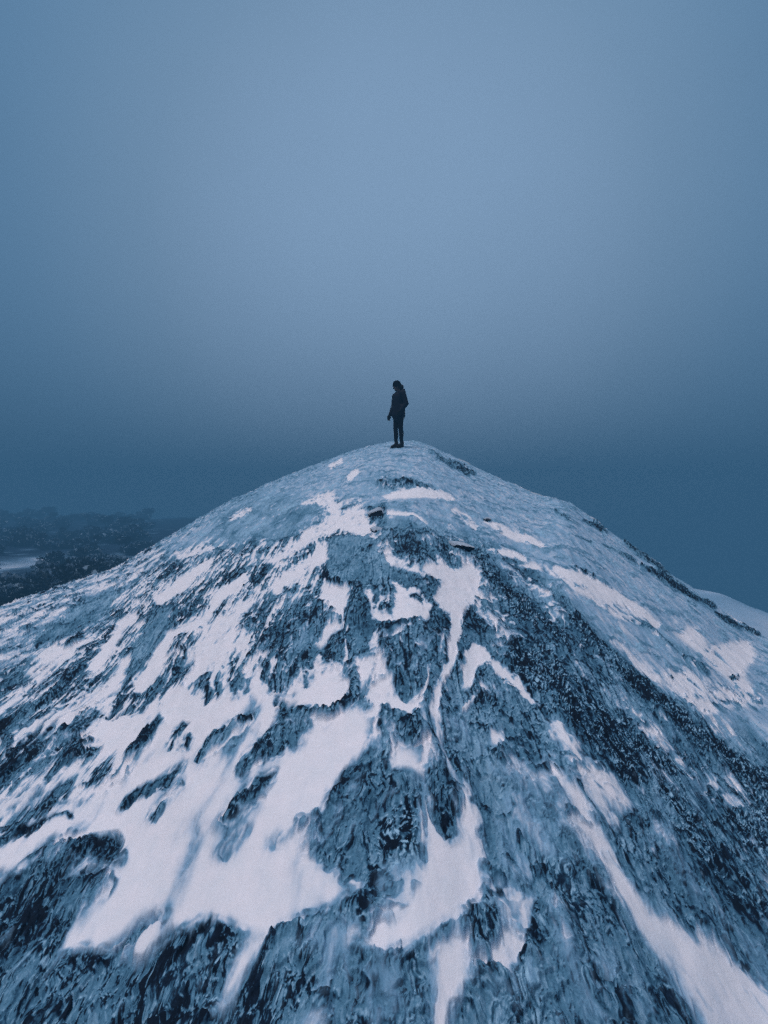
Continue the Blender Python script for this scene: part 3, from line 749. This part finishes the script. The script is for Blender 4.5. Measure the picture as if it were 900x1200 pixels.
def build_person(loc, rz, scale):
    root = empty("person", loc, rz)
    root.scale = (scale,) * 3
    tag(root, "lone person in dark jacket, hat and leggings standing on the summit looking down", "person")
    headc = Vector((-.012, -.045, 1.555))
    hr = Matrix.Rotation(R(24), 3, 'X') @ Matrix.Rotation(R(-14), 3, 'Z')      # chin down, face turned
    def H(p): return headc + hr @ Vector(p)
    sh = {-1: (-.155, .0, 1.335), 1: (.16, .015, 1.345)}
    el = {-1: (-.205, -.01, 1.085), 1: (.235, .065, 1.085)}
    wr = {-1: (-.235, -.095, .865), 1: (.175, -.045, .905)}
    hip = {-1: (-.075, 0, .88), 1: (.075, 0, .88)}
    kn = {-1: (-.080, -.035, .48), 1: (.080, .012, .48)}
    an = {-1: (-.074, -.02, .09), 1: (.074, .045, .09)}
    def hand(bm, s, fat):
        # palm, four unequal curled fingers, thumb from the side of the palm
        w = Vector(wr[s]); d = (w - Vector(el[s])).normalized()
        fwd = Vector((0, -1, 0))
        fwd = (fwd - d * fwd.dot(d)).normalized(); side = d.cross(fwd).normalized() * s
        if side.x * s < 0: side = -side
        capsule(bm, w + d * .02 + fwd * .012, w + d * .085 + fwd * .028, .019 + fat, .017 + fat); capsule(bm, w + d * .02 - fwd * .012, w + d * .08 - fwd * .028, .019 + fat, .016 + fat)
        capsule(bm, w + d * .03, w + d * .085, .019 + fat, .017 + fat)
        if fat: capsule(bm, w - d * .03, w + d * .03, .032, .030)
        for k, ln in enumerate((.068, .076, .071, .055)):
            b0 = w + d * .088 + fwd * (.030 - .020 * k)
            p1 = b0 + d * ln * .45 - side * .004
            p2 = p1 + (d * .8 - side * .55).normalized() * ln * .32
            p3 = p2 + (d * .45 - side * .9).normalized() * ln * .26
            capsule(bm, b0, p1, .0088 + fat, .0083 + fat, 10); capsule(bm, p1, p2, .0083 + fat, .0078 + fat, 10); capsule(bm, p2, p3, .0078 + fat, .007 + fat, 10)
        t0 = w + d * .03 + fwd * .026
        t1 = t0 + (d * .7 + fwd * .7).normalized() * .038; t2 = t1 + (d * .95 + fwd * .2 - side * .2).normalized() * .03
        capsule(bm, t0, t1, .012 + fat, .0105 + fat, 10); capsule(bm, t1, t2, .0105 + fat, .0085 + fat, 10)
    for s in (-1, 1):
        bm = bmesh.new(); hand(bm, s, .003)
        fuse("glove", bm, M_BOOT, root, .0045, 1)
    bm = bmesh.new()
    capsule(bm, (0, 0, .93), (0, .0, 1.10), .125, .112); capsule(bm, (0, 0, 1.10), (0, .005, 1.27), .112, .125)
    capsule(bm, (-.11, .005, 1.33), (.115, .012, 1.335), .062, .062)
    capsule(bm, (0, .01, 1.36), H((0, .02, -.06)), .056, .050)
    for s in (-1, 1):
        capsule(bm, sh[s], el[s], .050, .038); capsule(bm, el[s], wr[s], .038, .026)
        capsule(bm, hip[s], kn[s], .085, .052); capsule(bm, kn[s], an[s], .052, .036)
        ca = Vector(kn[s]) * .7 + Vector(an[s]) * .3
        ellip(bm, ca + Vector((0, .018, 0)), (.045, .05, .12))
        capsule(bm, an[s], (an[s][0] - .008, an[s][1] - .105, .04), .034, .028)
        hand(bm, s, 0)
    # head: skull, jaw, brow, nose, lips, eyes, ears
    ellip(bm, H((0, .012, .02)), (.074, .092, .098), hr)
    ellip(bm, H((0, -.022, -.045)), (.056, .064, .068), hr)
    capsule(bm, H((0, -.072, -.095)), H((0, -.070, -.09)), .018, .018)
    capsule(bm, H((0, -.088, .004)), H((0, -.104, -.030)), .008, .012)
    capsule(bm, H((-.036, -.072, .016)), H((.036, -.072, .016)), .010, .010)
    capsule(bm, H((-.018, -.082, -.060)), H((.018, -.082, -.060)), .006, .006); capsule(bm, H((-.015, -.080, -.071)), H((.015, -.080, -.071)), .006, .006)
    for s in (-1, 1):
        ellip(bm, H((s * .030, -.072, -.002)), (.013, .010, .009), hr)
        ellip(bm, H((s * .074, .012, -.012)), (.010, .020, .030), hr)
    body = fuse("body", bm, M_SKIN, root, .0055, 2)
    # jacket: trunk with a straight hem at mid thigh, sleeves, stand collar with the hood folded behind
    bm = bmesh.new()
    capsule(bm, (0, .0, 1.02), (0, .0, 1.27), .160, .150); capsule(bm, (0, 0, .84), (0, 0, 1.05), .172, .160)
    capsule(bm, (.165, .01, .86), (.13, 0, 1.02), .07, .07); capsule(bm, (-.12, .0, .84), (-.11, 0, 1.02), .08, .07)
    ellip(bm, (-.05, 0, .79), (.112, .132, .10)); ellip(bm, (.05, 0, .79), (.112, .132, .10)); capsule(bm, (0, 0, .82), (0, 0, .92), .148, .16)
    capsule(bm, (-.115, .0, 1.335), (.12, .012, 1.34), .078, .078)
    for s in (-1, 1):
        capsule(bm, sh[s], el[s], .080, .066); capsule(bm, el[s], Vector(el[s]).lerp(Vector(wr[s]), .97), .066, .050)
    jk = fuse("jacket", bm, M_JACKET, root, .009, 5)
    bm = bmesh.new()
    for k in range(16):
        a0 = 2 * math.pi * k / 16; a1 = 2 * math.pi * (k + 1) / 16
        f = lambda a: (.078 * math.cos(a), .012 + .078 * math.sin(a), 1.405 + .022 * math.sin(a))
        capsule(bm, f(a0), f(a1), .028, .028, 10)
    fuse("collar", bm, M_JACKET, jk, .007, 3)
    bm = bmesh.new()
    ellip(bm, (.03, .095, 1.395), (.12, .070, .062)); ellip(bm, (.04, .10, 1.445), (.08, .055, .055)); capsule(bm, (-.07, .07, 1.41), (.10, .07, 1.42), .045, .05)
    fuse("hood", bm, M_JACKET, jk, .008, 4)
    bm = bmesh.new()
    ellip(bm, (0, 0, .90), (.135, .118, .09))
    for s in (-1, 1):
        capsule(bm, hip[s], kn[s], .092, .057); capsule(bm, kn[s], an[s], .056, .041)
        ca = Vector(kn[s]) * .7 + Vector(an[s]) * .3
        ellip(bm, ca + Vector((0, .018, 0)), (.049, .055, .125))
    fuse("leggings", bm, M_LEGS, root, .008, 3)
    for s in (-1, 1):
        bm = bmesh.new()
        ax, ay = an[s][0], an[s][1]
        capsule(bm, (ax, ay + .005, .15), (ax, ay + .005, .06), .052, .050)
        capsule(bm, (ax, ay + .01, .045), (ax - .010, ay - .115, .040), .046, .040)
        capsule(bm, (ax, ay, .095), (ax - .008, ay - .095, .052), .050, .042)
        b = fuse("boot", bm, M_BOOT, root, .006, 3)
        bm = bmesh.new()
        bmesh.ops.create_cube(bm, size=1, matrix=Matrix.Translation((ax - .006, ay - .048, .012)) @ Matrix.Diagonal((.088, .24, .026, 1)))
        bmesh.ops.bevel(bm, geom=bm.edges[:], offset=.011, segments=3, affect='EDGES')
        me = bpy.data.meshes.new("sole"); bm.to_mesh(me); bm.free()
        link("sole", me, M_BOOT, b)
    bm = bmesh.new()
    ellip(bm, H((0, .016, .040)), (.088, .106, .098), hr)
    for k in range(20):
        a0 = 2 * math.pi * k / 20; a1 = 2 * math.pi * (k + 1) / 20
        f = lambda a: H((.083 * math.cos(a), .014 + .098 * math.sin(a), .022 - .012 * math.sin(a)))
        capsule(bm, f(a0), f(a1), .016, .016, 10)
    geom = bm.verts[:] + bm.edges[:] + bm.faces[:]
    fuse("knit_hat", bm, M_HAT, root, .007, 2)
    bm = bmesh.new()
    for k in range(9):
        a = math.pi * (-.05 + 1.1 * k / 8)
        capsule(bm, H((.078 * math.cos(a), .020 + .088 * math.sin(a), .01)), H((.072 * math.cos(a), .030 + .078 * math.sin(a), -.09)), .017, .014, 10)
    ellip(bm, H((.02, .110, -.065)), (.055, .05, .06)); capsule(bm, H((.02, .09, -.08)), H((.02, .10, -.15)), .045, .045)
    fuse("hair", bm, M_HAIR, root, .007, 3)
    return root

PYP = 11.7
pxw = (467 - 450) / F0 * PYP
zz = min(dome_z(pxw - .07, PYP), dome_z(pxw + .07, PYP), dome_z(pxw, PYP))
build_person((pxw, PYP, zz - .012), R(-58), 1.0)

# ------------------------------------------------------------------ stunted spruces in the fog
M_BARK = simple_mat("dark_bark", (.02, .02, .022), .9, .3, 20)
M_NEEDLE = simple_mat("dark_needles", (.010, .018, .022), .9, .5, 8, .1)
M_TSNOW = simple_mat("snow_on_boughs", (.17, .25, .33), .9, .2, 10, .1)

def shrub_meshes(seed, h, w):
    rnd = random.Random(seed)
    clumps = []
    for i in range(rnd.randint(5, 8)):
        a = rnd.uniform(0, 6.28); d = w * rnd.random() ** .7 * .75
        clumps.append((Vector((d * math.cos(a), d * math.sin(a), h * rnd.uniform(.25, .8) * (1 - .45 * d / w))), rnd.uniform(.22, .42) * w, rnd.choice((.05, .12, .3, .55))))
    bm = bmesh.new()
    for c, r, _ in clumps:
        capsule(bm, (c.x * .15, c.y * .15, -.2), c, .05, .018, 7)
    tr = bpy.data.meshes.new("trunk"); bm.to_mesh(tr); bm.free()
    bm = bmesh.new()
    for c, r, ps in clumps:
        for k in range(150):
            v = Vector((rnd.gauss(0, 1), rnd.gauss(0, 1), rnd.gauss(0, .75))).normalized()
            p = c + Vector((v.x * r, v.y * r, v.z * r * .7)) * rnd.uniform(.35, 1.1) ** .6
            l = rnd.uniform(.06, .15) * (.6 + w * .6)
            t1 = (v + Vector((rnd.uniform(-.5, .5), rnd.uniform(-.5, .5), rnd.uniform(-.1, .7)))).normalized() * l
            t2 = v.cross(Vector((rnd.uniform(-1, 1), rnd.uniform(-1, 1), 1))).normalized() * l * .35
            f = bm.faces.new([bm.verts.new(q) for q in (p - t2 * .6, p + t1 * .5 - t2, p + t1, p + t1 * .5 + t2)])
            if v.z > .05 and rnd.random() < ps:
                f2 = bm.faces.new([bm.verts.new(q + Vector((0, 0, .03))) for q in (p - t2 * 2.4, p + t1 * .4 - t2 * 3.2, p + t1 * 1.3, p + t1 * .4 + t2 * 3.2)])
                f2.material_index = 1
    cm = bpy.data.meshes.new("crown"); bm.to_mesh(cm); bm.free()
    cm.materials.append(M_NEEDLE); cm.materials.append(M_TSNOW)
    return tr, cm

KINDS_T = [shrub_meshes(s, h, w) for s, h, w in ((1, 1.0, .9), (2, .8, 1.2), (3, 1.4, .9), (4, .6, .8), (5, 1.1, 1.3), (6, 1.7, .8))]
rt = random.Random(11)
spots = []
while len(spots) < 230:
    y = 10.5 * (125 / 10.5) ** rt.random(); u = rt.uniform(-1.1, -.50)
    x = u * y
    if any((x - a) ** 2 + (y - b) ** 2 < (.5 + .014 * y) ** 2 for a, b in spots): continue
    if abs(u + .78) < .065 and 30 < y < 50: continue          # the open snow patch
    spots.append((x, y))
for x, y in spots:
    tr, cm = KINDS_T[rt.randrange(6)]
    z = float(valley(np.array(x), np.array(y)))
    root = empty("dwarf_pine", (x, y, z - .08), rt.uniform(0, 6.28))
    s = rt.uniform(.7, 1.3) * (1 + .010 * y); root.scale = (s * rt.uniform(.9, 1.4), s * rt.uniform(.9, 1.3), s)
    tag(root, "dark snow dusted dwarf pine in the foggy hollow left of the summit", "shrub", group="dwarf pines in the fog")
    link("trunk", tr, M_BARK, root); link("crown", cm, None, root)

# ------------------------------------------------------------------ fog bank (absorbs light; an added blue glow stands in for scattered daylight; fills the air all round)
FOG_L = (.019, .084, .174); FOG_D = .0105
bm = bmesh.new()
bmesh.ops.create_cube(bm, size=1, matrix=Matrix.Translation((0, 12, -30.5)) @ Matrix.Diagonal((600, 600, 117, 1)))
me = bpy.data.meshes.new("fog"); bm.to_mesh(me); bm.free()
fm, nt, out = new_mat("fog_air")
ab = nt.nodes.new("ShaderNodeVolumeAbsorption"); ab.inputs["Color"].default_value = (0, 0, 0, 1); ab.inputs["Density"].default_value = FOG_D
em = nt.nodes.new("ShaderNodeEmission"); em.inputs["Color"].default_value = (*FOG_L, 1); em.inputs["Strength"].default_value = FOG_D
ad = nt.nodes.new("ShaderNodeAddShader")
sca = nt.nodes.new("ShaderNodeVolumeScatter"); sca.inputs["Color"].default_value = (.55, .80, 1, 1); sca.inputs["Density"].default_value = .0014
ad2 = nt.nodes.new("ShaderNodeAddShader")
nt.links.new(ab.outputs[0], ad.inputs[0]); nt.links.new(em.outputs[0], ad.inputs[1]); nt.links.new(ad.outputs[0], ad2.inputs[0]); nt.links.new(sca.outputs[0], ad2.inputs[1]); nt.links.new(ad2.outputs[0], out.inputs["Volume"])
tag(link("fog", me, fm), "thick blue winter fog filling the air around and behind the summit", "fog", kind="stuff")

# ------------------------------------------------------------------ world, sun, camera
W = bpy.data.worlds.new("World"); SC.world = W; W.use_nodes = True
nt = W.node_tree; nt.nodes.clear()
out = nt.nodes.new("ShaderNodeOutputWorld")
SUN_EL, SUN_AZ = 62, -25
sky = nt.nodes.new("ShaderNodeTexSky"); sky.sky_type = 'NISHITA'; sky.sun_disc = False
sky.sun_elevation = R(SUN_EL); sky.sun_rotation = R(200); sky.altitude = 800; sky.dust_density = 3
bg1 = nt.nodes.new("ShaderNodeBackground"); bg1.inputs["Strength"].default_value = .015
nt.links.new(sky.outputs[0], bg1.inputs["Color"])
tc = nt.nodes.new("ShaderNodeTexCoord")
# overcast glow, brightest ahead; its falloff also paints in the lens vignette
dot = nt.nodes.new("ShaderNodeVectorMath"); dot.operation = 'DOT_PRODUCT'
g = Vector((.03, .90, .43)).normalized(); dot.inputs[1].default_value = g
nrmz = nt.nodes.new("ShaderNodeVectorMath"); nrmz.operation = 'NORMALIZE'
nt.links.new(tc.outputs["Generated"], nrmz.inputs[0]); nt.links.new(nrmz.outputs[0], dot.inputs[0])
rp = nt.nodes.new("ShaderNodeValToRGB"); c = rp.color_ramp; c.interpolation = 'B_SPLINE'
c.elements[0].position = .0; c.elements[0].color = (.19, .24, .31, 1)
c.elements[1].position = 1.0; c.elements[1].color = (.305, .46, .665, 1)
for p, k in ((.50, (.16, .24, .33, 1)), (.70, (.095, .215, .37, 1)), (.81, (.135, .272, .445, 1)), (.90, (.22, .355, .52, 1)), (.95, (.27, .415, .61, 1))):
    e = c.elements.new(p); e.color = k
cn = nt.nodes.new("ShaderNodeTexNoise"); cn.inputs["Scale"].default_value = 1.6; cn.inputs["Detail"].default_value = 3; cn.inputs["Roughness"].default_value = .45
nt.links.new(nrmz.outputs[0], cn.inputs["Vector"])
cm_ = nt.nodes.new("ShaderNodeMapRange"); cm_.inputs["From Min"].default_value = .3; cm_.inputs["From Max"].default_value = .7
cm_.inputs["To Min"].default_value = .94; cm_.inputs["To Max"].default_value = 1.06
nt.links.new(cn.outputs["Fac"], cm_.inputs["Value"])
nt.links.new(dot.outputs["Value"], rp.inputs["Fac"])
bg2 = nt.nodes.new("ShaderNodeBackground"); nt.links.new(cm_.outputs["Result"], bg2.inputs["Strength"])
nt.links.new(rp.outputs["Color"], bg2.inputs["Color"])
add = nt.nodes.new("ShaderNodeAddShader")
nt.links.new(bg1.outputs[0], add.inputs[0]); nt.links.new(bg2.outputs[0], add.inputs[1])
nt.links.new(add.outputs[0], out.inputs["Surface"])

sl = bpy.data.lights.new("sun", 'SUN'); sl.energy = 2.5; sl.angle = R(35); sl.color = (1, .945, .965)
so = bpy.data.objects.new("sun", sl); COL.objects.link(so)
d = -Vector((math.sin(R(SUN_AZ)) * math.cos(R(SUN_EL)), -math.cos(R(SUN_AZ)) * math.cos(R(SUN_EL)) * .4, math.sin(R(SUN_EL))))
so.rotation_euler = d.to_track_quat('-Z', 'Y').to_euler()

cam = bpy.data.cameras.new("camera"); co = bpy.data.objects.new("camera", cam); COL.objects.link(co)
cam.sensor_fit = 'VERTICAL'; cam.sensor_height = 36; cam.sensor_width = 27; cam.lens = 36 * F0 / 1200
cam.clip_start = .05; cam.clip_end = 2000
co.location = (0, 0, 0); co.rotation_euler = (R(90), 0, 0)
SC.camera = co

SC.view_settings.view_transform = 'Standard'
SC.view_settings.look = 'None'
SC.view_settings.exposure = 0
SC.cycles.use_denoising = False
SC.cycles.use_adaptive_sampling = True
SC.cycles.adaptive_threshold = .075
SC.cycles.adaptive_min_samples = 20
SC.cycles.volume_bounces = 0
SC.cycles.max_bounces = 4
SC.cycles.diffuse_bounces = 2
